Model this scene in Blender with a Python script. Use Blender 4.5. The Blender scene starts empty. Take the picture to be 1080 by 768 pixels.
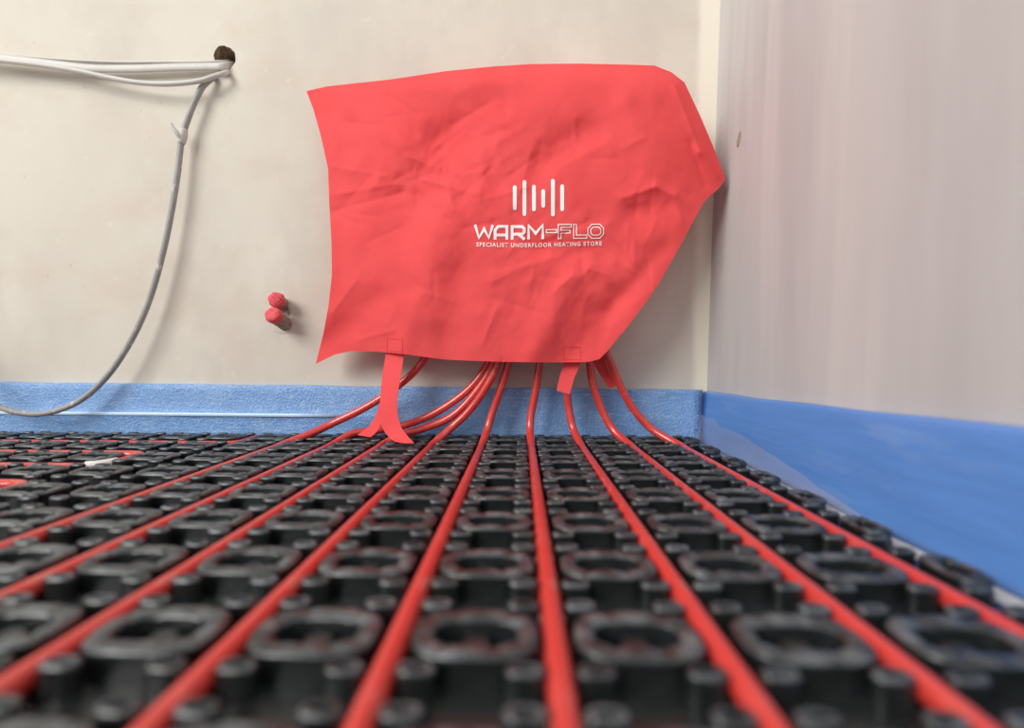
import bpy, bmesh, math, random
from mathutils import Vector, Matrix, Euler, noise
random.seed(7)
C = bpy.context.scene.collection
R = math.radians

# ---------------------------------------------------------------- camera
F = 495.0                                   # focal length in pixels of the 1080 x 768 frame
cd = bpy.data.cameras.new('camera')
cam = bpy.data.objects.new('camera', cd); C.objects.link(cam)
cam.location = (0, 0, 0.097)
cam.rotation_euler = Euler((R(90 - 0.93), R(-0.2), R(1.04)), 'XYZ')
cd.sensor_width = 36; cd.lens = 36 * F / 1080
cd.clip_start = 0.004; cd.clip_end = 50
cd.dof.use_dof = True; cd.dof.focus_distance = 0.455; cd.dof.aperture_fstop = 3.3
bpy.context.scene.camera = cam
CM = cam.rotation_euler.to_matrix(); CL = Vector(cam.location)

# ---------------------------------------------------------------- light and exposure
w = bpy.data.worlds.new('world'); bpy.context.scene.world = w; w.use_nodes = True
w.node_tree.nodes['Background'].inputs[0].default_value = (0.93, 0.96, 1.0, 1)
w.node_tree.nodes['Background'].inputs[1].default_value = 0.5
ld = bpy.data.lights.new('window_daylight', 'AREA'); ld.shape = 'RECTANGLE'
ld.size = 2.0; ld.size_y = 1.7; ld.energy = 122; ld.color = (1.0, 0.975, 0.93)
lo = bpy.data.objects.new('window_daylight', ld); C.objects.link(lo)
lo.location = (-2.35, -1.9, 2.0)
lo.rotation_euler = (Vector((0, 0.5, 0.15)) - Vector(lo.location)).to_track_quat('-Z', 'Y').to_euler()
vs = bpy.context.scene.view_settings
vs.view_transform = 'Standard'; vs.look = 'None'; vs.gamma = 1; vs.use_curve_mapping = False
vs.exposure = 0.0

# ---------------------------------------------------------------- helpers
def at(px, py, Y):
    """point of the plane y = Y seen at photograph pixel (px, py)"""
    d = CM @ Vector(((px - 540) / F, (384 - py) / F, -1))
    return CL + d * (Y / d.y)
def proj(p):
    v = CM.inverted() @ (Vector(p) - CL)
    if v.z > -0.01: return None
    return 540 + F * v.x / -v.z, 384 - F * v.y / -v.z
def seen(p, m=40):
    q = proj(p)
    return q is not None and -m < q[0] < 1080 + m and -m < q[1] < 768 + m
def mesh(name, verts, faces, smooth=False):
    me = bpy.data.meshes.new(name); me.from_pydata([tuple(v) for v in verts], [], faces); me.update()
    if smooth:
        for p in me.polygons: p.use_smooth = True
    return me
def obj(name, me, mat=None, parent=None):
    o = bpy.data.objects.new(name, me); C.objects.link(o)
    if mat and me and not me.materials: me.materials.append(mat)
    if parent: o.parent = parent
    return o
def empty(name, loc=(0, 0, 0)):
    o = bpy.data.objects.new(name, None); C.objects.link(o); o.location = loc; o.empty_display_size = 0.02
    return o
def tag(o, label=None, cat=None, group=None, kind=None):
    if label: o['label'] = label
    if cat: o['category'] = cat
    if group: o['group'] = group
    if kind: o['kind'] = kind
    return o
def rebase(o, loc):
    """move the object's origin without moving its mesh"""
    loc = Vector(loc); o.data.transform(Matrix.Translation(-loc)); o.location = loc
def smooth_path(pts, n=8):
    pts = [Vector(p) for p in pts]; out = []
    for i in range(len(pts) - 1):
        a, b = pts[i], pts[i + 1]
        pa = pts[i - 1] if i else a * 2 - b
        pb = pts[i + 2] if i + 2 < len(pts) else b * 2 - a
        # centripetal Catmull-Rom, so that unequal spacing makes no loops
        t0 = 0; t1 = t0 + max((a - pa).length, 1e-6) ** .5; t2 = t1 + max((b - a).length, 1e-6) ** .5; t3 = t2 + max((pb - b).length, 1e-6) ** .5
        for k in range(n):
            t = t1 + (t2 - t1) * k / n
            A1 = pa * ((t1 - t) / (t1 - t0)) + a * ((t - t0) / (t1 - t0))
            A2 = a * ((t2 - t) / (t2 - t1)) + b * ((t - t1) / (t2 - t1))
            A3 = b * ((t3 - t) / (t3 - t2)) + pb * ((t - t2) / (t3 - t2))
            B1 = A1 * ((t2 - t) / (t2 - t0)) + A2 * ((t - t0) / (t2 - t0))
            B2 = A2 * ((t3 - t) / (t3 - t1)) + A3 * ((t - t1) / (t3 - t1))
            out.append(B1 * ((t2 - t) / (t2 - t1)) + B2 * ((t - t1) / (t2 - t1)))
    out.append(pts[-1]); return out
def round_path(pts, r, n=6):
    """polyline with its corners rounded to radius r"""
    pts = [Vector(p) for p in pts]; out = [pts[0]]
    for i in range(1, len(pts) - 1):
        a = (pts[i - 1] - pts[i]).normalized(); b = (pts[i + 1] - pts[i]).normalized()
        p0 = pts[i] + a * r; p2 = pts[i] + b * r
        for k in range(n + 1):
            t = k / n; out.append(p0 * (1 - t) ** 2 + pts[i] * (2 * t * (1 - t)) + p2 * t * t)
    out.append(pts[-1]); return out
def tube(name, path, r, n=12, flat=None, rad=None):
    """closed tube along a path; flat = (half depth, half height) for an oval cable"""
    vs_, fs = [], []
    up = None
    for i, p in enumerate(path):
        t = (path[min(i + 1, len(path) - 1)] - path[max(i - 1, 0)]).normalized()
        if flat: u = t.cross(Vector((0, 0, 1))).normalized(); up = u.cross(t)
        else:
            if up is None: up = Vector((0, 0, 1)) if abs(t.z) < .8 else Vector((1, 0, 0))
            up = (up - t * up.dot(t)).normalized(); u = t.cross(up)
        a, b = flat if flat else (r, r)
        if rad: a = a * rad(i / (len(path) - 1)); b = b * rad(i / (len(path) - 1))
        for k in range(n):
            q = 2 * math.pi * k / n
            vs_.append(p + u * (a * math.cos(q)) + up * (b * math.sin(q)))
    for i in range(len(path) - 1):
        for k in range(n):
            k2 = (k + 1) % n
            fs.append((i * n + k, i * n + k2, (i + 1) * n + k2, (i + 1) * n + k))
    fs.append(tuple(range(n - 1, -1, -1))); m = (len(path) - 1) * n; fs.append(tuple(m + k for k in range(n)))
    me = mesh(name, vs_, fs, True)
    return me
def interp(tab, t):
    if t <= tab[0][0]: return tab[0][1]
    for (a, va), (b, vb) in zip(tab, tab[1:]):
        if t <= b: return va + (vb - va) * (t - a) / (b - a)
    return tab[-1][1]

# ---------------------------------------------------------------- materials
def material(name, col, rough=.5, spec=.5, bump=None, mottle=None):
    """mottle = list of (scale xyz, low, high, colour, amount): noise masks mixed over the base; bump = (scale, strength, distance)"""
    m = bpy.data.materials.new(name); m.use_nodes = True
    nt = m.node_tree; b = nt.nodes['Principled BSDF']
    b.inputs['Roughness'].default_value = rough; b.inputs['Specular IOR Level'].default_value = spec
    b.inputs['Base Color'].default_value = (*col, 1)
    tc = nt.nodes.new('ShaderNodeTexCoord')
    last = None
    for k, (sc, lo_, hi_, c2, amt) in enumerate(mottle or []):
        mp = nt.nodes.new('ShaderNodeMapping'); mp.inputs['Scale'].default_value = sc
        mp.inputs['Location'].default_value = (k * 3.1, k * 1.7, k * 2.3)
        nt.links.new(tc.outputs['Object'], mp.inputs['Vector'])
        nz = nt.nodes.new('ShaderNodeTexNoise'); nz.inputs['Scale'].default_value = 1; nz.inputs['Detail'].default_value = 5; nz.inputs['Roughness'].default_value = .6
        nt.links.new(mp.outputs[0], nz.inputs['Vector'])
        mr = nt.nodes.new('ShaderNodeMapRange'); mr.interpolation_type = 'SMOOTHSTEP'
        mr.inputs['From Min'].default_value = lo_; mr.inputs['From Max'].default_value = hi_
        mr.inputs['To Max'].default_value = amt
        nt.links.new(nz.outputs['Fac'], mr.inputs['Value'])
        mx = nt.nodes.new('ShaderNodeMix'); mx.data_type = 'RGBA'
        mx.inputs['A'].default_value = (*col, 1); mx.inputs['B'].default_value = (*c2, 1)
        if last: nt.links.new(last, mx.inputs['A'])
        nt.links.new(mr.outputs[0], mx.inputs['Factor']); last = mx.outputs['Result']
    if last: nt.links.new(last, b.inputs['Base Color'])
    if bump:
        mp = nt.nodes.new('ShaderNodeMapping'); mp.inputs['Scale'].default_value = bump[0] if isinstance(bump[0], tuple) else (bump[0],) * 3
        nt.links.new(tc.outputs['Object'], mp.inputs['Vector'])
        nz = nt.nodes.new('ShaderNodeTexNoise'); nz.inputs['Scale'].default_value = 1; nz.inputs['Detail'].default_value = 4
        nt.links.new(mp.outputs[0], nz.inputs['Vector'])
        bp = nt.nodes.new('ShaderNodeBump'); bp.inputs['Strength'].default_value = bump[1]; bp.inputs['Distance'].default_value = bump[2]
        nt.links.new(nz.outputs['Fac'], bp.inputs['Height']); nt.links.new(bp.outputs[0], b.inputs['Normal'])
    return m

M = {}
M['plaster'] = material('plaster_cream', (.725, .68, .592), .85, .2, (60, .12, .003), [
    ((4, 4, 2.5), .42, .66, (.61, .565, .50), .8), ((9, 9, 11), .52, .70, (.665, .565, .475), .5),
    ((7, 7, 5), .52, .70, (.80, .76, .67), .6), ((3, 3, 2), .5, .66, (.67, .60, .52), .5),
    ((60, 60, 70), .62, .76, (.82, .78, .70), .4), ((90, 90, 60), .68, .74, (.45, .38, .31), .35)])
def corner_band(m):
    """paler band with a noisy edge over the last two centimetres before the corner"""
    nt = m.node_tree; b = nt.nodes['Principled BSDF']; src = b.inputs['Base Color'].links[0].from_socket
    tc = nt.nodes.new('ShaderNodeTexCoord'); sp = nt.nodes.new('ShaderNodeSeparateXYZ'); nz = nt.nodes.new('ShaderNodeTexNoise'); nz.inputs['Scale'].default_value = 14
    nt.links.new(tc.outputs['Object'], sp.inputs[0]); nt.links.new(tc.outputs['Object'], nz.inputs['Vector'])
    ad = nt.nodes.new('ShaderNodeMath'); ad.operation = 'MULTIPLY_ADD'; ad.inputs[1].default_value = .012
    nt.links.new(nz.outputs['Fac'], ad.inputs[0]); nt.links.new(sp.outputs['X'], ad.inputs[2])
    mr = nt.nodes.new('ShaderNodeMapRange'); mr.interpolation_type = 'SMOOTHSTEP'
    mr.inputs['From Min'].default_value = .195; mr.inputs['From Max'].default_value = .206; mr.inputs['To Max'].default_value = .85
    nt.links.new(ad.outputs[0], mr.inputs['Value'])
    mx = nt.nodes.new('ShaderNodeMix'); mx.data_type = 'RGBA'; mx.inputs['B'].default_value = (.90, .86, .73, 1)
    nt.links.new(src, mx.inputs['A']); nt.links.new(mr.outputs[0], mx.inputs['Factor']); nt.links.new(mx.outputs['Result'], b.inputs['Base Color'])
corner_band(M['plaster'])
M['plaster_grey'] = material('plaster_grey', (.565, .55, .545), .75, .3, ((10, 24, 3), .15, .003), [
    ((4, 9, 1.2), .42, .62, (.485, .465, .465), .7), ((6, 20, 1.6), .50, .68, (.65, .62, .60), .6),
    ((9, 6, 3), .54, .70, (.61, .57, .54), .45)])
M['screed'] = material('screed_pale', (.62, .61, .58), .9, .2, (120, .2, .002), [((25, 25, 25), .45, .65, (.5, .49, .47), .6)])
M['masonry'] = material('masonry_brown', (.42, .31, .23), .95, .1, (200, .5, .003), [((120, 120, 120), .45, .6, (.24, .16, .11), .8)])
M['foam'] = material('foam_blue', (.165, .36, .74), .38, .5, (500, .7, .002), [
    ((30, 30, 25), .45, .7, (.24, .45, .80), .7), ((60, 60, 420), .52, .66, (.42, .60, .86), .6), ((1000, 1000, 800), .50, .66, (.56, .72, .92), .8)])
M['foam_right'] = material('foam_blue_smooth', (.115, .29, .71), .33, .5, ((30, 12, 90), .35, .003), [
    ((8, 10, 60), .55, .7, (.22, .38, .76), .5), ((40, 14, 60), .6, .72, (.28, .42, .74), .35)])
M['foam_crease'] = material('foam_crease_pale', (.55, .74, .95), .25, .6, (300, .3, .001))
M['black'] = material('plastic_black', (.013, .016, .017), .33, .8, (500, .15, .0006), [((70, 70, 70), .5, .7, (.028, .032, .034), .7)])
def paler_tops(m):
    """patchy paler grey mixed over the tops of the castellations"""
    nt = m.node_tree; b = nt.nodes['Principled BSDF']; src = b.inputs['Base Color'].links[0].from_socket
    tc = nt.nodes.new('ShaderNodeTexCoord'); sp = nt.nodes.new('ShaderNodeSeparateXYZ'); ge = nt.nodes.new('ShaderNodeNewGeometry')
    nt.links.new(tc.outputs['Object'], sp.inputs[0])
    mr = nt.nodes.new('ShaderNodeMapRange'); mr.inputs['From Min'].default_value = .0098; mr.inputs['From Max'].default_value = .0112
    nt.links.new(sp.outputs['Z'], mr.inputs['Value'])
    nz = nt.nodes.new('ShaderNodeTexNoise'); nz.inputs['Scale'].default_value = 110; nz.inputs['Detail'].default_value = 4
    nt.links.new(ge.outputs['Position'], nz.inputs['Vector'])
    m2 = nt.nodes.new('ShaderNodeMapRange'); m2.inputs['From Min'].default_value = .42; m2.inputs['From Max'].default_value = .68; m2.inputs['To Min'].default_value = .05; m2.inputs['To Max'].default_value = .85
    nt.links.new(nz.outputs['Fac'], m2.inputs['Value'])
    mu = nt.nodes.new('ShaderNodeMath'); mu.operation = 'MULTIPLY'; nt.links.new(mr.outputs[0], mu.inputs[0]); nt.links.new(m2.outputs[0], mu.inputs[1])
    mx = nt.nodes.new('ShaderNodeMix'); mx.data_type = 'RGBA'; mx.inputs['B'].default_value = (.150, .170, .182, 1)
    nt.links.new(src, mx.inputs['A']); nt.links.new(mu.outputs[0], mx.inputs['Factor']); nt.links.new(mx.outputs['Result'], b.inputs['Base Color'])
paler_tops(M['black'])
M['pipe'] = material('pipe_red', (.68, .056, .046), .24, .8, None, [((30, 30, 30), .5, .7, (.70, .085, .07), .7), ((160, 60, 160), .55, .75, (.74, .26, .23), .45)])
M['bag'] = material('fabric_red', (.95, .105, .11), .75, .2, (900, .18, .0005), [((14, 14, 14), .42, .66, (.88, .085, .09), .6)])
M['white_print'] = material('white_print', (.92, .90, .89), .6, .3)
M['hem'] = material('fabric_hem', (.85, .08, .09), .8, .15)
M['cable_white'] = material('cable_white', (.63, .61, .575), .45, .4, None, [((40, 40, 40), .5, .7, (.54, .515, .48), .5)])
M['cable_grey'] = material('cable_grey', (.35, .355, .35), .5, .4, (300, .2, .001), [((60, 60, 30), .50, .62, (.46, .44, .40), .6), ((160, 160, 80), .60, .68, (.66, .64, .60), .8)])
M['pink'] = material('tape_pink', (.80, .11, .13), .6, .3, (400, .4, .001), [((200, 200, 300), .5, .65, (.60, .06, .08), .7)])
M['stub'] = material('stub_dusty', (.40, .335, .28), .9, .1, (500, .6, .002), [((300, 300, 300), .48, .62, (.24, .19, .16), .8)])
M['clip_white'] = material('clip_white', (.85, .83, .80), .4, .4)
def film_material():
    m = bpy.data.materials.new('film_clear'); m.use_nodes = True; nt = m.node_tree
    b = nt.nodes['Principled BSDF']; b.inputs['Base Color'].default_value = (.62, .62, .66, 1); b.inputs['Roughness'].default_value = .25
    b.inputs['Alpha'].default_value = .2
    return m
M['film'] = film_material()
def add_translucency(m, amt):
    nt = m.node_tree; b = nt.nodes['Principled BSDF']; out = nt.nodes['Material Output']
    t = nt.nodes.new('ShaderNodeBsdfTranslucent'); t.inputs[0].default_value = (.95, .10, .09, 1)
    mx = nt.nodes.new('ShaderNodeMixShader'); mx.inputs[0].default_value = amt
    nt.links.new(b.outputs[0], mx.inputs[1]); nt.links.new(t.outputs[0], mx.inputs[2]); nt.links.new(mx.outputs[0], out.inputs[0])
add_translucency(M['bag'], .12)

# ---------------------------------------------------------------- the setting
WY = 0.530                                   # face of the back wall
def wall_x(z): return .2077 + .0242 * z      # the right wall leans out a little
def box(name, x0, x1, y0, y1, z0, z1):
    v = [(x, y, z) for x in (x0, x1) for y in (y0, y1) for z in (z0, z1)]
    return mesh(name, v, [(0, 1, 3, 2), (4, 6, 7, 5), (0, 4, 5, 1), (2, 3, 7, 6), (0, 2, 6, 4), (1, 5, 7, 3)])
tag(obj('floor', box('floor', -2.2, .33, -2.0, .63, -.08, 0), M['screed']), 'pale grey screed floor under the black heating panel', kind='structure')
# back wall with the cable hole cut through its face
hc = at(236.5, 62, WY)
hole = []
for k in range(28):
    q = 2 * math.pi * k / 28
    rr = 1 + .07 * math.sin(3 * q + 1) + random.uniform(-.045, .045)
    hole.append((hc.x + .0125 * rr * math.cos(q), WY, hc.z + .0155 * rr * math.sin(q)))
bm = bmesh.new()
ov = [bm.verts.new(p) for p in ((-2.2, WY, 0), (.30, WY, 0), (.30, WY, 2.4), (-2.2, WY, 2.4))]
hv = [bm.verts.new(p) for p in hole]
ed = [bm.edges.new((a[i], a[(i + 1) % len(a)])) for a in (ov, hv) for i in range(len(a))]
bmesh.ops.triangle_fill(bm, use_beauty=True, use_dissolve=False, edges=ed)
for f in bm.faces: f.material_index = 0
hb = [bm.verts.new((hc.x + (v.co.x - hc.x) * .9, WY + .06, hc.z + (v.co.z - hc.z) * .9)) for v in hv]
for i in range(28):
    f = bm.faces.new((hv[i], hv[(i + 1) % 28], hb[(i + 1) % 28], hb[i])); f.material_index = 1
f = bm.faces.new(hb); f.material_index = 1
ob = [bm.verts.new((v.co.x, WY + .1, v.co.z)) for v in ov]
for i in range(4): bm.faces.new((ov[i], ov[(i + 1) % 4], ob[(i + 1) % 4], ob[i]))
bm.faces.new(ob)
bmesh.ops.recalc_face_normals(bm, faces=bm.faces)
me = bpy.data.meshes.new('wall_back'); bm.to_mesh(me); bm.free()
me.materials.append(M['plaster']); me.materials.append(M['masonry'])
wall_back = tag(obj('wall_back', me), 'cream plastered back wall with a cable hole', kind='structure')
# right wall, leaning
v = []
for y in (-2.0, WY + .1):
    for x0, z in ((wall_x(0), 0), (wall_x(2.4), 2.4)): v += [(x0, y, z), (x0 + .1, y, z)]
tag(obj('wall_right', mesh('wall_right', v, [(0, 4, 6, 2), (1, 3, 7, 5), (0, 2, 3, 1), (4, 5, 7, 6), (2, 6, 7, 3), (0, 1, 5, 4)]), M['plaster_grey']),
    'grey streaked plaster wall on the right of the corner', kind='structure')
# ---------------------------------------------------------------- blue edge foam
def foam_back():
    v, f_ = [], []
    nx = 150; prof = [(0, .0), (.010, 0.0), (.020, .0004), (.0265, .0016), (.029, .0022), (.031, .0012), (.036, .0), (.046, -.0002), (.054, .0), (.0595, .0), (.0615, -.0012)]
    for i in range(nx + 1):
        x = -1.6 + (1.6 + .2025) * i / nx
        top = interp([(-.6, .0655), (-.2, .063), (.05, .0615), (.2, .0605)], x) + .0012 * noise.noise(Vector((x * 14, 0, 0)))
        fade = interp([(-.6, 1), (-.22, .9), (-.12, .25), (.2, .15)], x)
        for z, d in prof:
            zz = z * top / .0615
            y = WY - .0065 - d * fade - .0012 * noise.noise(Vector((x * 22, zz * 60, 4)))
            v.append((x, y, zz))
        v += [(x, WY - .0008, top), (x, WY - .0008, 0)]
    m = len(prof) + 2
    for i in range(nx):
        for k in range(m):
            k2 = (k + 1) % m
            f_.append((i * m + k, (i + 1) * m + k, (i + 1) * m + k2, i * m + k2))
    f_.append(tuple(range(m))); f_.append(tuple(nx * m + k for k in range(m - 1, -1, -1)))
    return mesh('foam_back', v, f_, True)
fb = tag(obj('edge_foam_strip', foam_back(), M['foam']), 'blue glittery foam edge strip along foot of the cream back wall', 'foam strip', 'blue edge foam strips')
# the shiny weld line along it
pts = [Vector((x, WY - .0065 - .0022 * interp([(-.6, 1), (-.22, .9), (-.12, .25)], x) - .0006, .029 * interp([(-.6, .0655), (-.2, .063), (.05, .0615)], x) / .0615)) for x in [-1.6 + .05 * i for i in range(29)]]
obj('weld_seam', tube('weld_seam', pts, .0009, 8, (.0009, .0021)), M['foam_crease'], fb)['label'] = 'pale shiny weld line along the foam'
def foam_right():
    v, f_ = [], []
    ny = 150; prof = [0, .08, .2, .32, .44, .56, .68, .8, .9, .96, 1.0]
    for i in range(ny + 1):
        y = WY - .008 - (WY + 1.3) * i / ny
        top = interp([(-.5, .075), (.19, .0690), (.30, .0650), (.42, .0612), (.53, .0590)], y) + .0008 * noise.noise(Vector((0, y * 16, 5)))
        for t in prof:
            z = t * top
            th = .0062 + .0020 * math.sin(t * math.pi) * interp([(.2, .3), (.4, 1), (.52, .5)], y) + .0010 * noise.noise(Vector((3, y * 20, z * 50)))
            v.append((wall_x(z) - th + (.001 if t == 1 else 0), y, z))
        v += [(wall_x(top) - .0008, y, top), (wall_x(0) - .0008, y, 0)]
    m = len(prof) + 2
    for i in range(ny):
        for k in range(m):
            k2 = (k + 1) % m
            f_.append((i * m + k, (i + 1) * m + k, (i + 1) * m + k2, i * m + k2))
    f_.append(tuple(range(m))); f_.append(tuple(ny * m + k for k in range(m - 1, -1, -1)))
    return mesh('foam_right', v, f_, True)
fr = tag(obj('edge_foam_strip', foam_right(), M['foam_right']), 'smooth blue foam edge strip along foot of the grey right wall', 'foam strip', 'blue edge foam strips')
# its clear film skirt, turned out over the floor
v, f_ = [], []
for i in range(101):
    y = WY - .010 - .25 * i / 100
    g = .5 + .5 * noise.noise(Vector((1, y * 17, 0)))
    hh = interp([(.27, .004), (.34, .015), (.42, .026), (.53, .033)], y) * (1 + .18 * noise.noise(Vector((2, y * 40, 0))))
    for t in range(9):
        s = t / 8
        z = hh * (1 - s) ** 1.6 + .0006 + .001 * g * math.sin(s * 9 + y * 40) * (1 - s) * s * 4
        x = wall_x(z) - .0098 - .0105 * s ** 1.5 - .0012 * g * s
        v.append((x, y, z))
    if i:
        for t in range(8): a = (i - 1) * 9 + t; f_.append((a, a + 1, a + 10, a + 9))
obj('film_skirt', mesh('film_skirt', v, f_, True), M['film'], fr)['label'] = 'clear plastic film flap at the foot of the foam'

# ---------------------------------------------------------------- the castellated panel
GX, GY, P = .0114, .120, .050               # channel lines x = GX + P i, y = GY + P j
TOP = .0117                                  # height of the castellations
def oval(hx, hy, n, e=3.2):
    out = []
    for k in range(n):
        q = 2 * math.pi * (k + .5) / n
        c, s = math.cos(q), math.sin(q)
        out.append((hx * math.copysign(abs(c) ** (2 / e), c), hy * math.copysign(abs(s) ** (2 / e), s)))
    return out
def castellation(hx, hy, boss=True):
    n = 32; v, f_ = [], []
    def ring(hx_, hy_, z, notch=0):
        for k, (x, y) in enumerate(oval(hx_, hy_, n, 3.0)): v.append((x, y, z - (notch if k % 4 == 1 else 0)))
    wx = .0066 if boss else .0036; wy = .0072
    ring(hx + .0004, hy + .0004, .0008); ring(hx - .0008, hy - .0008, TOP - .0030); ring(hx, hy, TOP - .0020)
    ring(hx - .0007, hy - .0007, TOP - .0006, .0005); ring(hx - .0022, hy - .0022, TOP, .0011)
    ring(hx - wx * .72, hy - wy * .72, TOP - .0001, .0011); ring(hx - wx, hy - wy, TOP - .0012, .0005); ring(hx - wx - .0005, hy - wy - .0005, TOP - .0085)
    for a in range(7):
        for k in range(n):
            k2 = (k + 1) % n; f_.append((a * n + k, a * n + k2, (a + 1) * n + k2, (a + 1) * n + k))
    f_.append(tuple(7 * n + k for k in range(n)))
    if boss:                                 # low post in the middle of the hollow
        b0 = len(v)
        for hx_, hy_, z in ((.0050, hy - .0078, TOP - .0085), (.0046, hy - .0080, TOP - .0050), (.0036, hy - .0090, TOP - .0042)):
            v += [(x, y, z) for x, y in oval(hx_, hy_, 8, 4)]
        for a in range(2):
            for k in range(8): k2 = (k + 1) % 8; f_.append((b0 + a * 8 + k, b0 + a * 8 + k2, b0 + a * 8 + 8 + k2, b0 + a * 8 + 8 + k))
        f_.append(tuple(b0 + 16 + k for k in range(8)))
    me_ = mesh('castellation', v, f_, True)
    for p in me_.polygons[6 * n:]: p.use_smooth = False        # the hollow has crisp walls
    return me_
def small_nub():
    n = 16; v, f_ = [], []
    def ring(hx, hy, z, dy=0):
        v.extend((x, y + dy, z) for x, y in oval(hx, hy, n, 2.8))
    ring(.0057, .0031, .0008); ring(.0052, .0027, TOP - .0030); ring(.0057, .0031, TOP - .0018); ring(.0048, .0024, TOP - .0004)
    ring(.0034, .0013, TOP - .0004); ring(.0029, .0010, TOP - .0034)
    for a in range(5):
        for k in range(n): k2 = (k + 1) % n; f_.append((a * n + k, a * n + k2, (a + 1) * n + k2, (a + 1) * n + k))
    f_.append(tuple(5 * n + k for k in range(n)))
    me_ = mesh('pipe_retainer', v, f_, True)
    for p in me_.polygons[4 * n:]: p.use_smooth = False
    return me_
big_me, cut_me, nub_me = castellation(.0196, .0134), castellation(.0080, .0132, False), small_nub()
for m_ in (big_me, cut_me, nub_me): m_.materials.append(M['black'])

# lateral runs on the left: corners where the inner retainers are left out
bends = [(GX - 7 * P, GY + 6 * P), (GX - 7 * P, GY + 5 * P), (GX - 7 * P, GY + 4 * P), (GX - 7 * P, GY + 3 * P), (GX - 6 * P, GY + 7 * P)]
panel = tag(empty('castellated_floor_panel', (-.35, .25, 0)), 'black plastic castellated panel holding the red pipes on the floor', 'floor panel')
PO = Vector(panel.location)
X0, X1, Y0, Y1 = GX - 19 * P - .012, .1872, -.195, GY + 8 * P - .005
# the thin sheet joining the castellations, with square openings at the channel crossings
v, f_ = [], []
def quad(x0, x1, y0, y1, z):
    a = len(v); v.extend([(x0, y0, z), (x1, y0, z), (x1, y1, z), (x0, y1, z)]); f_.append((a, a + 1, a + 2, a + 3))
xs = sorted({X0, X1} | {x for i in range(-19, 4) for x in (GX + P * i - .007, GX + P * i + .007) if X0 < x < X1})
ys = sorted({Y0, Y1} | {y for j in range(-7, 9) for y in (GY + P * j - .0045, GY + P * j + .0045) if Y0 < y < Y1})
def in_hole(x, y):
    fx = (x - GX) / P; fy = (y - GY) / P
    return abs(fx - round(fx)) * P < .007 and abs(fy - round(fy)) * P < .0045
for i in range(len(xs) - 1):
    for j in range(len(ys) - 1):
        if in_hole((xs[i] + xs[i + 1]) / 2, (ys[j] + ys[j + 1]) / 2): continue
        for z in (.0006, .0018): quad(xs[i], xs[i + 1], ys[j], ys[j + 1], z)
for x in (X0, X1): a = len(v); v.extend([(x, Y0, .0006), (x, Y1, .0006), (x, Y1, .0018), (x, Y0, .0018)]); f_.append((a, a + 1, a + 2, a + 3))
for y in (Y0, Y1): a = len(v); v.extend([(X0, y, .0006), (X1, y, .0006), (X1, y, .0018), (X0, y, .0018)]); f_.append((a, a + 1, a + 2, a + 3))
o = obj('base_sheet', mesh('base_sheet', v, f_), M['black'], panel); o.location = -PO
far_v, far_f = [], []
def far_add(me_, loc):
    a = len(far_v); far_v.extend((p.co.x + loc[0], p.co.y + loc[1], p.co.z + loc[2]) for p in me_.vertices)
    far_f.extend(tuple(a + k for k in p.vertices) for p in me_.polygons)
for i in range(-19, 4):
    for j in range(-7, 8):
        cx, cy = GX + P * (i + .5), GY + P * (j + .5)
        me_ = big_me
        if i == 3: cx = .1788; me_ = cut_me
        if cy > Y1: continue
        if seen((cx, cy, TOP), 60):
            o = obj('castellation', me_, None, panel); o.location = Vector((cx, cy, 0)) - PO
        else: far_add(me_, (cx, cy, 0))
nubs = []
for i in range(-19, 4):
    for j in range(-7, 9):
        for sx in (-1, 1):
            for sy in (-1, 1):
                cx, cy = GX + P * i, GY + P * j
                if i == -19 and sx < 0: continue
                x, y = cx + sx * .0099, cy + sy * .0079
                if y > Y1 or y < Y0: continue
                if any(abs(cx - bx) < .001 and abs(cy - by) < .001 and
                       ((sx < 0 and sy == (-1 if n_ in (0, 2) else 1))) for n_, (bx, by) in enumerate(bends)): continue
                q = seen((x, y, TOP), 10)
                nubs.append((0 if q else 1, y, x))
nubs.sort()
for k, (u, y, x) in enumerate(nubs):
    if k < 300 and u == 0:
        o = obj('pipe_retainer', nub_me, None, panel); o.location = Vector((x, y, 0)) - PO
    else: far_add(nub_me, (x, y, 0))
o = obj('small_castellations', mesh('small_castellations', far_v, far_f, True), M['black'], panel); o.location = -PO; o['kind'] = 'stuff'

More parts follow.
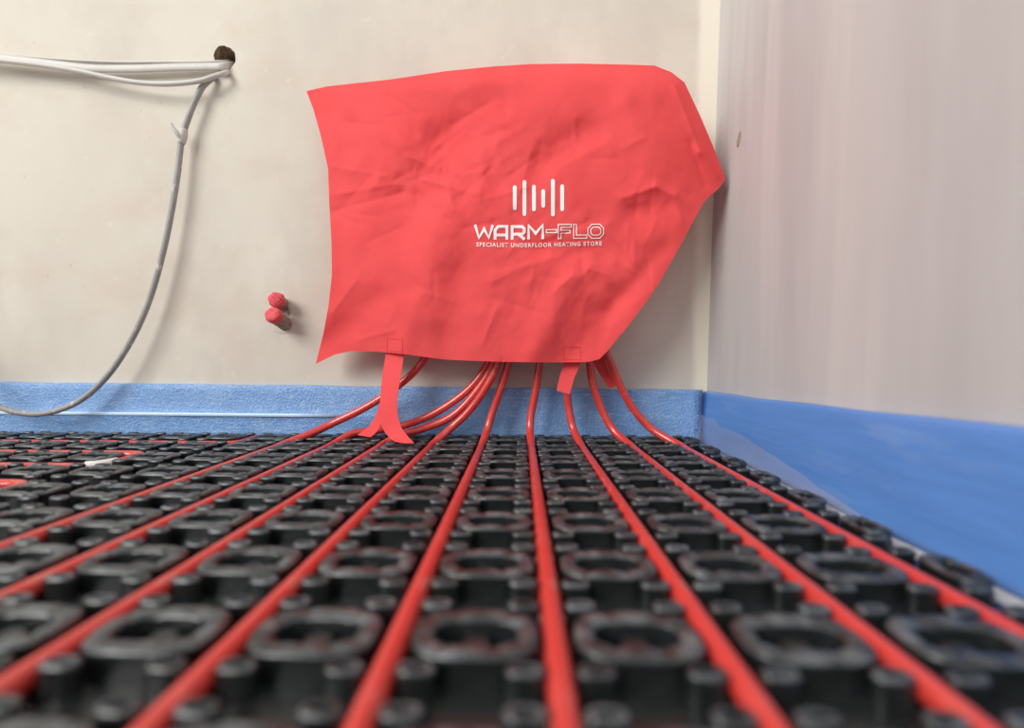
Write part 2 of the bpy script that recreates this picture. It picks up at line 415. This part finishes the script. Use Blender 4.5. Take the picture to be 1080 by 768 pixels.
# ---------------------------------------------------------------- red heating pipes
PR, PZ = .0041, .0065
def heat_pipe(pts, label, tail=True, n=8, group='red heating pipes running under the bag'):
    path = smooth_path(pts, n)
    o = tag(obj('heating_pipe', tube('heating_pipe', path, PR, 12), M['pipe']), label, 'pipe', group)
    rebase(o, (path[-1].x, path[-1].y, 0)); return o
def chan(i): return GX + P * i
def run(i, y0=.452):
    x = chan(i); return [(x, y0, PZ), (x, y0 - .02, PZ), (x, .30, PZ), (x, .10, PZ), (x, -.30, PZ)]
A_ = lambda *a: at(*a)
routes = {
    3: ([(630, 345, .488), (642, 378, .490), (652, 402, .493), (667, 430, .496), (688, 453, .492)], 'red heating pipe nearest the blue foam on the right wall'),
    2: ([(620, 345, .492), (622, 383, .494), (626, 408, .496), (636, 435, .496), (647, 454, .491)], 'second red heating pipe from the right wall'),
    1: ([(598, 345, .492), (598, 383, .494), (598, 412, .496), (601, 438, .496), (605, 454, .491)], 'third red heating pipe from the right wall, dropping behind a short strap'),
    0: ([(572, 345, .492), (569, 383, .494), (565, 412, .496), (560, 438, .496), (559, 454, .491)], 'fourth red heating pipe from the right wall, running nearly straight at the camera'),
    -1: ([(541, 345, .490), (536, 383, .492), (528, 410, .494), (519, 436, .495), (514, 453, .491)], 'fifth red heating pipe from the right wall'),
    -2: ([(532, 345, .483), (525, 383, .485), (513, 408, .487), (494, 434, .489), (473, 454, .487)], 'sixth red heating pipe from the right wall'),
    -3: ([(526, 345, .495), (520, 383, .496), (506, 408, .497), (478, 438, .497), (444, 453, .493), (425, 458, .485)], 'red heating pipe passing under the tip of the curled strap'),
    -4: ([(522, 345, .503), (514, 383, .503), (497, 408, .503), (460, 435, .502), (425, 449, .500), (394, 454.5, .497), (372, 457.5, .489)], 'red heating pipe sweeping far left low along the blue foam'),
    -5: ([(462, 345, .500), (446, 381, .500), (420, 407, .500), (385, 430, .500), (350, 447, .498), (331, 456, .490)], 'leftmost red heating pipe dropping from the bag, behind the curled strap'),
}
for i, (pp, lab) in routes.items():
    heat_pipe([at(*p) for p in pp] + [(chan(i), .470, PZ + .0008)] + run(i), lab)
def flat_pipe(pts, label, r=.016):
    path = round_path([(*p, .0060) for p in pts], r)
    o = tag(obj('heating_pipe', tube('heating_pipe', path, PR, 12), M['pipe']), label, 'pipe', 'red pipe loops lying crosswise on the left')
    rebase(o, (path[0].x, path[0].y, 0)); return o
xb = chan(-7)
loop = flat_pipe([(-1.0, GY + 6 * P), (xb, GY + 6 * P), (xb, GY + 5 * P), (-1.0, GY + 5 * P)], 'red pipe looping back with a white sleeve on its bend')
sl = round_path([(xb, GY + 5.50 * P, .0062), (xb, GY + 5 * P, .0062), (xb - .0165, GY + 5 * P, .0062)], .016)[1:-2]
s_ = obj('sleeve', tube('sleeve', sl, .0052, 12), M['clip_white'], loop); s_.location = -Vector(loop.location); s_['label'] = 'short white plastic sleeve'
flat_pipe([(-1.0, GY + 4 * P), (xb, GY + 4 * P), (xb, GY + 3 * P), (-1.0, GY + 3 * P)], 'red pipe bend lying crosswise at the left edge, nearest the camera')
xj = chan(-6)
flat_pipe([(-1.0, GY + 7 * P), (xj, GY + 7 * P), (xj, GY + 7.86 * P), (chan(-5) - .006, GY + 7.9 * P)], 'red pipe lying crosswise farthest back, turning towards the wall', .012)

# ---------------------------------------------------------------- the red bag over the manifold
top_e = [(323, 96), (345, 91), (372, 88), (410, 84), (470, 75), (520, 70), (560, 67.5), (610, 67), (660, 68), (690, 69), (708, 76), (722, 87)]
right_e = [(722, 87), (738, 121), (752, 154), (763, 183), (764.5, 190), (757, 200), (747, 208), (741, 215), (716, 262), (692, 304), (664, 342), (640, 371), (632, 379), (620, 382)]
bot_e = [(333, 384), (343, 379), (353, 374), (370, 370.5), (398, 371), (430, 374), (470, 379.5), (520, 381.5), (575, 382.5), (620, 382)]
left_e = [(323, 96), (330, 114), (338, 142), (346, 178), (347, 210), (349.5, 255), (350, 290), (346.5, 322), (341, 352), (333, 384)]
def arc(pts):
    L = [0]
    for a, b in zip(pts, pts[1:]): L.append(L[-1] + math.dist(a, b))
    return lambda t: (interp([(l / L[-1], p[0]) for l, p in zip(L, pts)], t), interp([(l / L[-1], p[1]) for l, p in zip(L, pts)], t))
eT, eR, eB, eL = arc(top_e), arc(right_e), arc(bot_e), arc(left_e)
def coons(u, v_):
    o = []
    for k in (0, 1):
        a = (1 - v_) * eT(u)[k] + v_ * eB(u)[k] + (1 - u) * eL(v_)[k] + u * eR(v_)[k]
        c = (1 - u) * (1 - v_) * eT(0)[k] + u * (1 - v_) * eT(1)[k] + (1 - u) * v_ * eB(0)[k] + u * v_ * eB(1)[k]
        o.append(a - c)
    return o
def seg(px, py, x0, y0, x1, y1):
    dx, dy = x1 - x0, y1 - y0; L2 = dx * dx + dy * dy
    t = ((px - x0) * dx + (py - y0) * dy) / L2; tc = min(1, max(0, t))
    s = ((px - x0) * dy - (py - y0) * dx) / math.sqrt(L2)
    return math.hypot(px - x0 - tc * dx, py - y0 - tc * dy), s
# (segment, height towards the viewer in mm, width in pixels, sharp)
creases = [
    ((424, 240, 470, 150), -4.5, 26, 0), ((470, 150, 520, 112), -3.5, 22, 0), ((448, 190, 505, 205), 2.0, 10, 1), ((455, 176, 490, 140), 1.6, 7, 1),
    ((440, 205, 470, 232), -1.6, 7, 1), ((463, 178, 430, 165), 1.4, 6, 1), ((470, 180, 478, 222), 1.3, 6, 1), ((350, 206, 418, 194), 1.1, 5, 1), ((352, 222, 425, 203), -1.2, 6, 1),
    ((352, 176, 405, 186), 1.0, 6, 1), ((567, 175, 624, 137), -3.2, 17, 0), ((588, 178, 640, 150), 1.6, 9, 1), ((560, 160, 545, 215), 1.4, 8, 1), ((500, 214, 560, 196), 1.0, 6, 1),
    ((656, 209, 691, 197), 2.6, 9, 1), ((691, 197, 712, 206), 2.6, 9, 1), ((712, 206, 719, 232), 2.2, 9, 1), ((670, 226, 700, 218), -3.0, 15, 0),
    ((712, 92, 738, 160), 3.0, 9, 1), ((738, 160, 756, 186), 2.4, 6, 1), ((728, 150, 744, 196), -2.0, 6, 1),
    ((556, 384, 604, 296), 3.2, 15, 0), ((592, 384, 650, 318), -2.8, 17, 0), ((640, 384, 690, 300), 2.0, 13, 0), ((452, 330, 464, 236), 3.0, 20, 0), ((474, 384, 480, 290), -2.6, 22, 0),
    ((350, 330, 376, 296), 2.2, 13, 1), ((345, 362, 400, 316), -2.4, 15, 0), ((420, 384, 436, 320), 1.8, 12, 0), ((570, 262, 650, 268), -2.0, 13, 0), ((600, 276, 640, 290), 1.5, 7, 1),
    ((520, 290, 590, 270), 1.4, 9, 1), ((640, 240, 672, 280), 1.6, 9, 1), ((330, 108, 372, 128), -1.6, 12, 0), ((370, 120, 420, 150), 1.6, 13, 0), ((600, 78, 690, 96), 2.0, 16, 0),
    ((430, 92, 540, 84), 1.6, 13, 0), ((660, 110, 690, 180), 1.8, 15, 0), ((520, 120, 600, 110), 1.6, 17, 0), ((640, 330, 700, 262), -1.8, 10, 0)]
rnd = random.Random(21)
for zx, zy, sx, sy, num in ((468, 185, 48, 40, 22), (600, 290, 55, 35, 16), (585, 160, 40, 22, 9), (690, 240, 18, 30, 7), (380, 200, 22, 24, 6), (440, 330, 40, 26, 6)):
    for _ in range(num):
        x, y, a, l = rnd.gauss(zx, sx), rnd.gauss(zy, sy), rnd.uniform(-1.2, 1.2) - .5, rnd.uniform(9, 24)
        creases.append(((x - l * math.cos(a), y - l * math.sin(a), x + l * math.cos(a), y + l * math.sin(a)), rnd.choice((-1, 1)) * rnd.uniform(.5, 1.2), rnd.uniform(3.5, 6), 1))
CB = [(min(c[0][0], c[0][2]) - 4 * c[2], max(c[0][0], c[0][2]) + 4 * c[2], min(c[0][1], c[0][3]) - 4 * c[2], max(c[0][1], c[0][3]) + 4 * c[2], c) for c in creases]
GXT = [(300, .498), (320, .496), (360, .490), (430, .470), (500, .461), (600, .457), (690, .459), (712, .463), (735, .473), (766, .486), (790, .496)]
GYT = [(50, .022), (64, .016), (72, .009), (90, .003), (130, 0), (260, -.001), (330, .002), (384, .006), (400, .007)]
def bagY(px, py):
    """distance of the front sheet from the camera plane"""
    # draped over a manifold: boxy in the middle, loose flap on the left
    gx = sum(interp(GXT, px + d) for d in (-24, -12, 0, 12, 24)) / 5
    gy = sum(interp(GYT, py + d) for d in (-10, -5, 0, 5, 10)) / 5
    y = gx + gy
    for (bx0, bx1, by0, by1, (s, amp, wd, sharp)) in CB:
        if not (bx0 < px < bx1 and by0 < py < by1): continue
        d, sd = seg(px, py, *s)
        if d < wd * 4:
            y -= amp * .00155 * (math.exp(-d / wd * 1.4) if sharp else math.exp(-(d / wd) ** 2)) * (1.0 if not sharp else .8)
    y -= .0016 * noise.noise(Vector((px * .017, py * .021, 1.5))) + .0007 * noise.noise(Vector((px * .05, py * .045, 7)))
    # crumpled zones: left of the lettering and below it
    zc = math.exp(-((px - 470) / 75) ** 2 - ((py - 190) / 60) ** 2) + .8 * math.exp(-((px - 600) / 80) ** 2 - ((py - 290) / 60) ** 2) + .5 * math.exp(-((px - 580) / 60) ** 2 - ((py - 160) / 40) ** 2) + .22
    for sc, am in ((.028, .0030), (.055, .0014), (.10, .0006)):
        y += am * zc * (abs(noise.noise(Vector((px * sc + py * sc * .5, py * sc * .8 - px * sc * .45, 11 + sc)))) - .2)
    y -= .0011 * abs(noise.noise(Vector((px * .03 + 5, py * .022 - px * .012, 3))))
    return y
NU, NV = 230, 170
bag = tag(empty('red_cloth_bag', at(540, 384, .49)), 'red fabric bag with white printed logo pulled over the pipe manifold', 'bag')
BO = Vector(bag.location)
v, f_ = [], []
for j in range(NV + 1):
    for i in range(NU + 1):
        px, py = coons(i / NU, j / NV); v.append(at(px, py, bagY(px, py)) - BO)
W_ = NU + 1
for j in range(NV):
    for i in range(NU): a = j * W_ + i; f_.append((a, a + W_, a + W_ + 1, a + 1))
obj('front_panel', mesh('front_panel', v, f_, True), M['bag'], bag)
# rear panel, sewn to the front at both sides and along the top, open below
v, f_ = [], []
NU2, NV2 = 80, 60
def rearY(px, py): return min(.519, max(bagY(px, py) + .018, .508 + .006 * noise.noise(Vector((px * .02, py * .02, 9)))))
for j in range(NV2 + 1):
    for i in range(NU2 + 1):
        u_, v2 = i / NU2, j / NV2
        e = min(1, min(u_, 1 - u_, v2) * 9)
        uu = .004 + .992 * u_; vv = .003 + .985 * v2
        px, py = coons(uu, vv); y = bagY(px, py)
        v.append(at(px, py, y + (rearY(px, py) - y) * math.sqrt(e) + .0006) - BO)
W2 = NU2 + 1
for j in range(NV2):
    for i in range(NU2): a = j * W2 + i; f_.append((a, a + 1, a + W2 + 1, a + W2))
obj('rear_panel', mesh('rear_panel', v, f_, True), M['bag'], bag)

# carrying straps hanging from the open hem
def strap_edges(rows, label):
    """flat ribbon given by pairs of edge points (left px, right px) with their own distances"""
    Ls = smooth_path([at(a, b, y) for a, b, c, d, y, y2 in rows], 5); Rs = smooth_path([at(c, d, y2) for a, b, c, d, y, y2 in rows], 5)
    v, f_ = [], []
    for i, (l, r) in enumerate(zip(Ls, Rs)):
        t = (Ls[min(i + 1, len(Ls) - 1)] + Rs[min(i + 1, len(Rs) - 1)] - Ls[max(i - 1, 0)] - Rs[max(i - 1, 0)]).normalized()
        nn = (r - l).cross(t).normalized() * .0003
        for p, sg in ((l, -1), (r, -1), (r, 1), (l, 1)): v.append(p + nn * sg - BO)
        if i:
            q = (i - 1) * 4
            for k in range(4): k2 = (k + 1) % 4; f_.append((q + k, q + k2, q + 4 + k2, q + 4 + k))
    f_.append((3, 2, 1, 0)); q = (len(Ls) - 1) * 4; f_.append((q, q + 1, q + 2, q + 3))
    o = obj('strap', mesh('strap', v, f_), M['bag'], bag); o['label'] = label; return o
strap_a = strap_edges([(408, 352, 427, 352, .491, .487), (407, 372, 426, 373, .486, .482), (403.5, 395, 423.5, 393, .479, .476), (401.5, 415, 420.5, 410, .472, .471), (400.5, 432, 419, 424, .465, .467),
             (402, 447, 420, 440, .459, .462), (407, 457.5, 424, 452, .455, .456), (416, 465.5, 430, 460, .450, .450), (429, 468, 437, 467.5, .446, .444)], 'curled strap hanging to the floor')
strap_edges([(404, 416, 414, 422, .484, .482), (400, 428, 408, 436, .485, .481), (395, 441, 402, 448, .485, .479), (388, 451, 397, 456, .483, .477), (377, 459, 391, 461.5, .478, .474)], 'twisted rear strap behind the curled one')
strap_b = strap_edges([(594, 362, 613, 362, .478, .476), (594, 384, 612, 384, .476, .474), (590, 398, 606, 398, .475, .473), (587, 412, 601, 416, .474, .471)], 'short strap end hanging below the hem')
strap_edges([(618, 366, 632, 362, .498, .498), (626, 384, 638, 380, .500, .499), (635, 399, 644, 395, .502, .500), (642.5, 410, 650, 407, .503, .501)], 'strap end slanting behind the rightmost pipe')
# box-stitched patch where the strap is sewn on: four stitch lines
def on_bag(px, py, lift=.0005): return at(px, py, bagY(px, py) - lift)
def ribbon(pts, w, closed=False, step=3.0):
    """mitred flat stroke in photograph pixels, draped on the bag"""
    if closed: pts = list(pts) + [pts[0]]
    out = []
    n = len(pts)
    def nrm(a, b): d = math.dist(a, b); return ((b[1] - a[1]) / -d, (b[0] - a[0]) / d)
    offs = []
    for i in range(n):
        prev = pts[i - 1] if i else (pts[-2] if closed else None)
        nxt = pts[i + 1] if i < n - 1 else (pts[1] if closed else None)
        ns = [nrm(prev, pts[i])] if prev else []
        if nxt: ns.append(nrm(pts[i], nxt))
        mx, my = sum(q[0] for q in ns) / len(ns), sum(q[1] for q in ns) / len(ns)
        l2 = max(mx * mx + my * my, .25); offs.append((mx / l2 * w / 2, my / l2 * w / 2))
    v, f_ = [], []
    for i in range(n):
        if i:
            k = max(1, int(math.dist(pts[i - 1], pts[i]) / step))
            rng = range(1, k + 1)
        else: rng, k = [0], 1
        for q in rng:
            t = q / k if i else 0
            a = pts[i - 1] if i else pts[0]; b = pts[i]; oa = offs[i - 1] if i else offs[0]; ob_ = offs[i]
            x, y = a[0] + (b[0] - a[0]) * t, a[1] + (b[1] - a[1]) * t
            ox, oy = oa[0] + (ob_[0] - oa[0]) * t, oa[1] + (ob_[1] - oa[1]) * t
            v += [(x + ox, y + oy), (x - ox, y - oy)]
            if len(v) > 2: a_ = len(v) - 4; f_.append((a_, a_ + 1, a_ + 3, a_ + 2))
    return v, f_
def print_obj(name, strokes, mat, lift=.0007, label=None, parent=bag):
    V, Fs = [], []
    for v, f_ in strokes:
        a = len(V); V += [on_bag(x, y, lift) - BO for x, y in v]; Fs += [tuple(a + k for k in q) for q in f_]
    o = obj(name, mesh(name, V, Fs), mat, parent)
    if label: o['label'] = label
    return o
print_obj('stitching', [ribbon([(408, 357), (424, 358), (424, 371), (408, 370)], .8, True)], M['hem'], .0005, None, strap_a)
print_obj('stitching', [ribbon([(594, 366), (612, 366), (612, 379), (594, 379)], .8, True)], M['hem'], .0005, None, strap_b)

# ---- printed logo: bars, lettering, slogan
U = lambda u, v_: (470 + u / 5.4, 170 + v_ / 5.4)
for u, a, b in ((394, 138, 280), (449, 108, 312), (503, 135, 285), (556, 160, 265), (611, 102, 314), (664, 133, 285)):
    (x, y0), (_, y1) = U(u, a), U(u - 2, b); hw = 2.05
    v = [(x, y0)] + [(x + s * hw * c, yy) for yy, c in ((y0 + .5, .65), (y0 + 1.6, 1)) for s in (-1, 1)]
    rows = [(y0, .35), (y0 + .7, .78), (y0 + 1.9, 1)]
    k = max(2, int((y1 - y0 - 3.8) / 3))
    rows += [(y0 + 1.9 + (y1 - y0 - 3.8) * q / k, 1) for q in range(1, k + 1)] + [(y1 - .7, .78), (y1, .35)]
    v, f_ = [], []
    for yy, c in rows:
        v += [(x - hw * c, yy), (x + hw * c, yy)]
        if len(v) > 2: a_ = len(v) - 4; f_.append((a_, a_ + 1, a_ + 3, a_ + 2))
    print_obj('logo_bar', [(v, f_)], M['white_print'])
T = 3.0
def L_(*p): return [U(*q) for q in p]
solid = {
    'W': [L_((168, 362), (190, 436), (219, 385), (246, 436), (268, 364))],
    'A': [L_((282, 447), (282, 392), (300, 372), (349, 372), (349, 447)), L_((282, 421), (349, 421))],
    'R': [L_((379, 447), (379, 373), (436, 373), (448, 385), (448, 404), (436, 416), (379, 416)), L_((414, 416), (450, 446))],
    'M': [L_((473, 446), (473, 366), (513, 412), (553, 364), (553, 444))]}
for ch, st in solid.items(): print_obj('printed_letter', [ribbon(s, T if ch != 'W' else 2.9, False, 2.5) for s in st], M['white_print'])
thin = {
    '-': [L_((573, 391), (632, 390), (632, 407), (573, 408))],
    'F': [L_((641, 442), (641, 361), (716, 360), (716, 377), (657, 378), (657, 394), (708, 393), (708, 410), (657, 411), (657, 442))],
    'L': [L_((729, 360), (745, 360), (745, 422), (804, 421), (804, 439), (729, 440))],
    'O': [L_((810, 384), (832, 360), (878, 359), (900, 382), (900, 414), (878, 439), (832, 440), (810, 416)),
          L_((827, 389), (838, 377), (872, 376), (884, 388), (884, 409), (872, 421), (838, 422), (827, 410))]}
for ch, st in thin.items(): print_obj('printed_letter', [ribbon(s, .95, True, 2.5) for s in st], M['white_print'])
fc = bpy.data.curves.new('slogan', 'FONT'); fc.body = 'SPECIALIST UNDERFLOOR HEATING STORE'; fc.size = 1; fc.space_character = 1.22; fc.offset = .022; fc.resolution_u = 3
fo = bpy.data.objects.new('slogan', fc); C.objects.link(fo)
bpy.context.view_layer.update()
tm = bpy.data.meshes.new_from_object(fo.evaluated_get(bpy.context.evaluated_depsgraph_get()))
bpy.data.objects.remove(fo)
xs_ = [p.co.x for p in tm.vertices]; ys_ = [p.co.y for p in tm.vertices]
x0, x1, y0, y1 = min(xs_), max(xs_), min(ys_), max(ys_)
for p in tm.vertices:
    s = (p.co.x - x0) / (x1 - x0); h = (p.co.y - y0) / (y1 - y0)
    u = 175 + 715 * s; base = interp([(0, 486), (.3, 491), (.5, 490), (.7, 486), (1, 480)], s)
    p.co = on_bag(*U(u, base - 24 * h), .0008) - BO
tm.name = 'slogan'
obj('printed_slogan', tm, M['white_print'], bag)

# ---------------------------------------------------------------- cables from the hole
def cable(name, pts, r, mat, label, flat=None, n=10):
    path = smooth_path([at(*p) for p in pts], n)
    o = tag(obj(name, tube(name, path, r, 10, flat), mat), label, 'cable', 'cables from the wall hole')
    rebase(o, path[0]); return o
cable('flat_cable', [(247, 69, .575), (245, 69.5, .540), (235, 70, .5240), (220, 70.5, .5232), (190, 71, .5225), (140, 72.5, .522), (95, 72, .521), (50, 67, .520), (0, 61, .519), (-120, 50, .517), (-300, 40, .512)], .004, M['cable_white'],
      'thick flat white cable running left from the wall hole', (.0022, .0044))
cable('thin_cable', [(244, 64, .575), (242, 64.5, .545), (232, 65, .5280), (180, 65.5, .5275), (120, 65.5, .5272), (60, 62.5, .527), (0, 57, .5265), (-120, 46, .525), (-300, 36, .52)], .0015, M['cable_white'],
      'thin white cable lying just above the flat one')
cable('round_cable', [(245, 75, .575), (244, 75.5, .545), (236, 77.5, .5215), (226, 80.5, .518), (212, 85, .5150), (180, 88.5, .514), (150, 87.5, .5145), (120, 83, .515), (85, 75.5, .5155), (45, 69, .515), (0, 64, .514), (-120, 54, .510), (-300, 45, .505)], .0027, M['cable_white'],
      'round white cable sagging below the flat cable')
gc = cable('round_cable', [(234, 78, .578), (232, 78, .548), (224, 82, .5255), (214, 91, .5215), (206, 106, .520), (198, 126, .5195), (192, 146, .519), (187, 185, .518), (180, 228, .517), (171, 270, .516), (158, 315, .515), (140, 356, .513), (112, 398, .510), (82, 424, .506), (48, 436, .502), (18, 435, .498), (-10, 424, .494), (-60, 380, .49), (-120, 300, .49)],
      .0031, M['cable_grey'], 'grey cable hanging down the wall in a long loop')
GO = Vector(gc.location)
tp = at(190, 144, .509)
o = obj('tape_wrap', tube('tape_wrap', smooth_path([at(194.5, 136, .5192), at(192.5, 144, .519), at(191, 152, .5188)], 4), .0046, 10, None, lambda t: .78 + .3 * math.sin(t * math.pi)), M['cable_white'], gc); o.location = -GO
o['label'] = 'pale tape wrapped round the cable'; wrap = o
o = obj('tape_tail', tube('tape_tail', smooth_path([at(191, 146, .517), at(187, 141, .514), at(183, 136, .513), at(180, 130.5, .513)], 4), .0023, 8, None, lambda t: 1.2 - .4 * t), M['cable_white'], wrap)

# ---------------------------------------------------------------- two capped pipe ends in the wall
def stub(px, py, px0, py0, Y, label, r):
    a = at(px0, py0, WY + .004); b = at(px, py, Y); d = (b - a).normalized()
    root = tag(empty('pipe_stub', a), label, 'pipe end', 'capped pipe ends in the cream wall'); root.empty_display_size = .01
    L = (b - a).length
    path = [a + d * (L * t) for t in (0, .2, .4, .6, .8, .93)]
    o = obj('stub', tube('stub', path, r, 14, None, lambda t: 1 + .06 * noise.noise(Vector((t * 9, px, 0)))), M['stub'], root); o.location = -a
    cp = [a + d * (L * t) for t in (.70, .74, .9, .97, 1.0, 1.015)]
    rr = [1.0, 1.12, 1.12, 1.06, .8, .35]
    v, f_ = [], []
    u = d.cross(Vector((0, 0, 1))).normalized(); w_ = u.cross(d)
    for i, p in enumerate(cp):
        for k in range(16):
            q = 2 * math.pi * k / 16; e = 1 + (.05 * math.sin(k * 2.4) if 0 < i < 5 else 0)
            v.append(p - a + u * (r * rr[i] * e * math.cos(q)) + w_ * (r * rr[i] * e * math.sin(q)))
        if i:
            for k in range(16): k2 = (k + 1) % 16; f_.append(((i - 1) * 16 + k, (i - 1) * 16 + k2, i * 16 + k2, i * 16 + k))
    f_.append(tuple(5 * 16 + k for k in range(16)))
    obj('cap', mesh('cap', v, f_, True), M['pink'], root)
    return root, b, d, r
s1 = stub(290.5, 315.5, 299, 322, .508, 'upper of two pink-capped pipe ends poking from the wall', .0076)
s2 = stub(286.5, 331, 303, 343.5, .502, 'lower of two pink-capped pipe ends poking from the wall', .0078)
# twisted tape ribs on the upper cap
r0, b0, d0, rr0 = s1
u0 = d0.cross(Vector((0, 0, 1))).normalized(); w0 = u0.cross(d0)
for k in range(3):
    off = (k - 1) * .0034
    p = [b0 + d0 * .0004 + (u0 * math.cos(.7) + w0 * math.sin(.7)) * (t * .0048) + (w0 * math.cos(.7) - u0 * math.sin(.7)) * off for t in (-1, -.5, 0, .5, 1)]
    o = obj('tape_fold', tube('tape_fold', p, .0009, 6), M['pink'], r0); o.location = -Vector(r0.location)
# chipped plaster patch round them
v, f_ = [], []
pc = at(297, 332, WY)
for k in range(30):
    q = 2 * math.pi * k / 30; e = 1 + .25 * noise.noise(Vector((math.cos(q) * 2, math.sin(q) * 2, 4)))
    for s, dep in ((1.25, .0001), (1.0, .0016), (.8, .0008)):
        v.append((pc.x + .0125 * s * e * math.cos(q), WY - dep, pc.z + .0185 * s * e * math.sin(q)))
for k in range(30):
    k2 = (k + 1) % 30
    for t in (0, 1): f_.append((k * 3 + t, k2 * 3 + t, k2 * 3 + t + 1, k * 3 + t + 1))
f_.append(tuple(k * 3 + 2 for k in range(30)))
pm = mesh('plaster_collar', v, f_, True); pm.materials.append(M['plaster']); pm.materials.append(M['stub'])
for p in pm.polygons:
    if len(p.vertices) > 4: p.material_index = 1
obj('plaster_collar', pm, None, wall_back)
# small chip in the plaster of the right wall
yc = .2115 * F / (771 - 549); zc_ = .097 + (376 - 150) * yc / F
v, f_ = [], []
for k in range(10):
    a = 2 * math.pi * k / 10; e = 1 + .3 * noise.noise(Vector((k * 1.7, 0, 2)))
    z = zc_ + .0085 * e * math.sin(a); y = yc + .0045 * e * math.cos(a) - .3 * (z - zc_)
    v += [(wall_x(z) + .0004, y, z), (wall_x(zc_) - .0009 + .0242 * (z - zc_), yc + (y - yc) * .55, zc_ + (z - zc_) * .6)]
for k in range(10): k2 = (k + 1) % 10; f_.append((2 * k, 2 * k2, 2 * k2 + 1, 2 * k + 1))
f_.append(tuple(2 * k + 1 for k in range(10)))
obj('plaster_chip', mesh('plaster_chip', v, f_), M['stub'], bpy.data.objects['wall_right'])
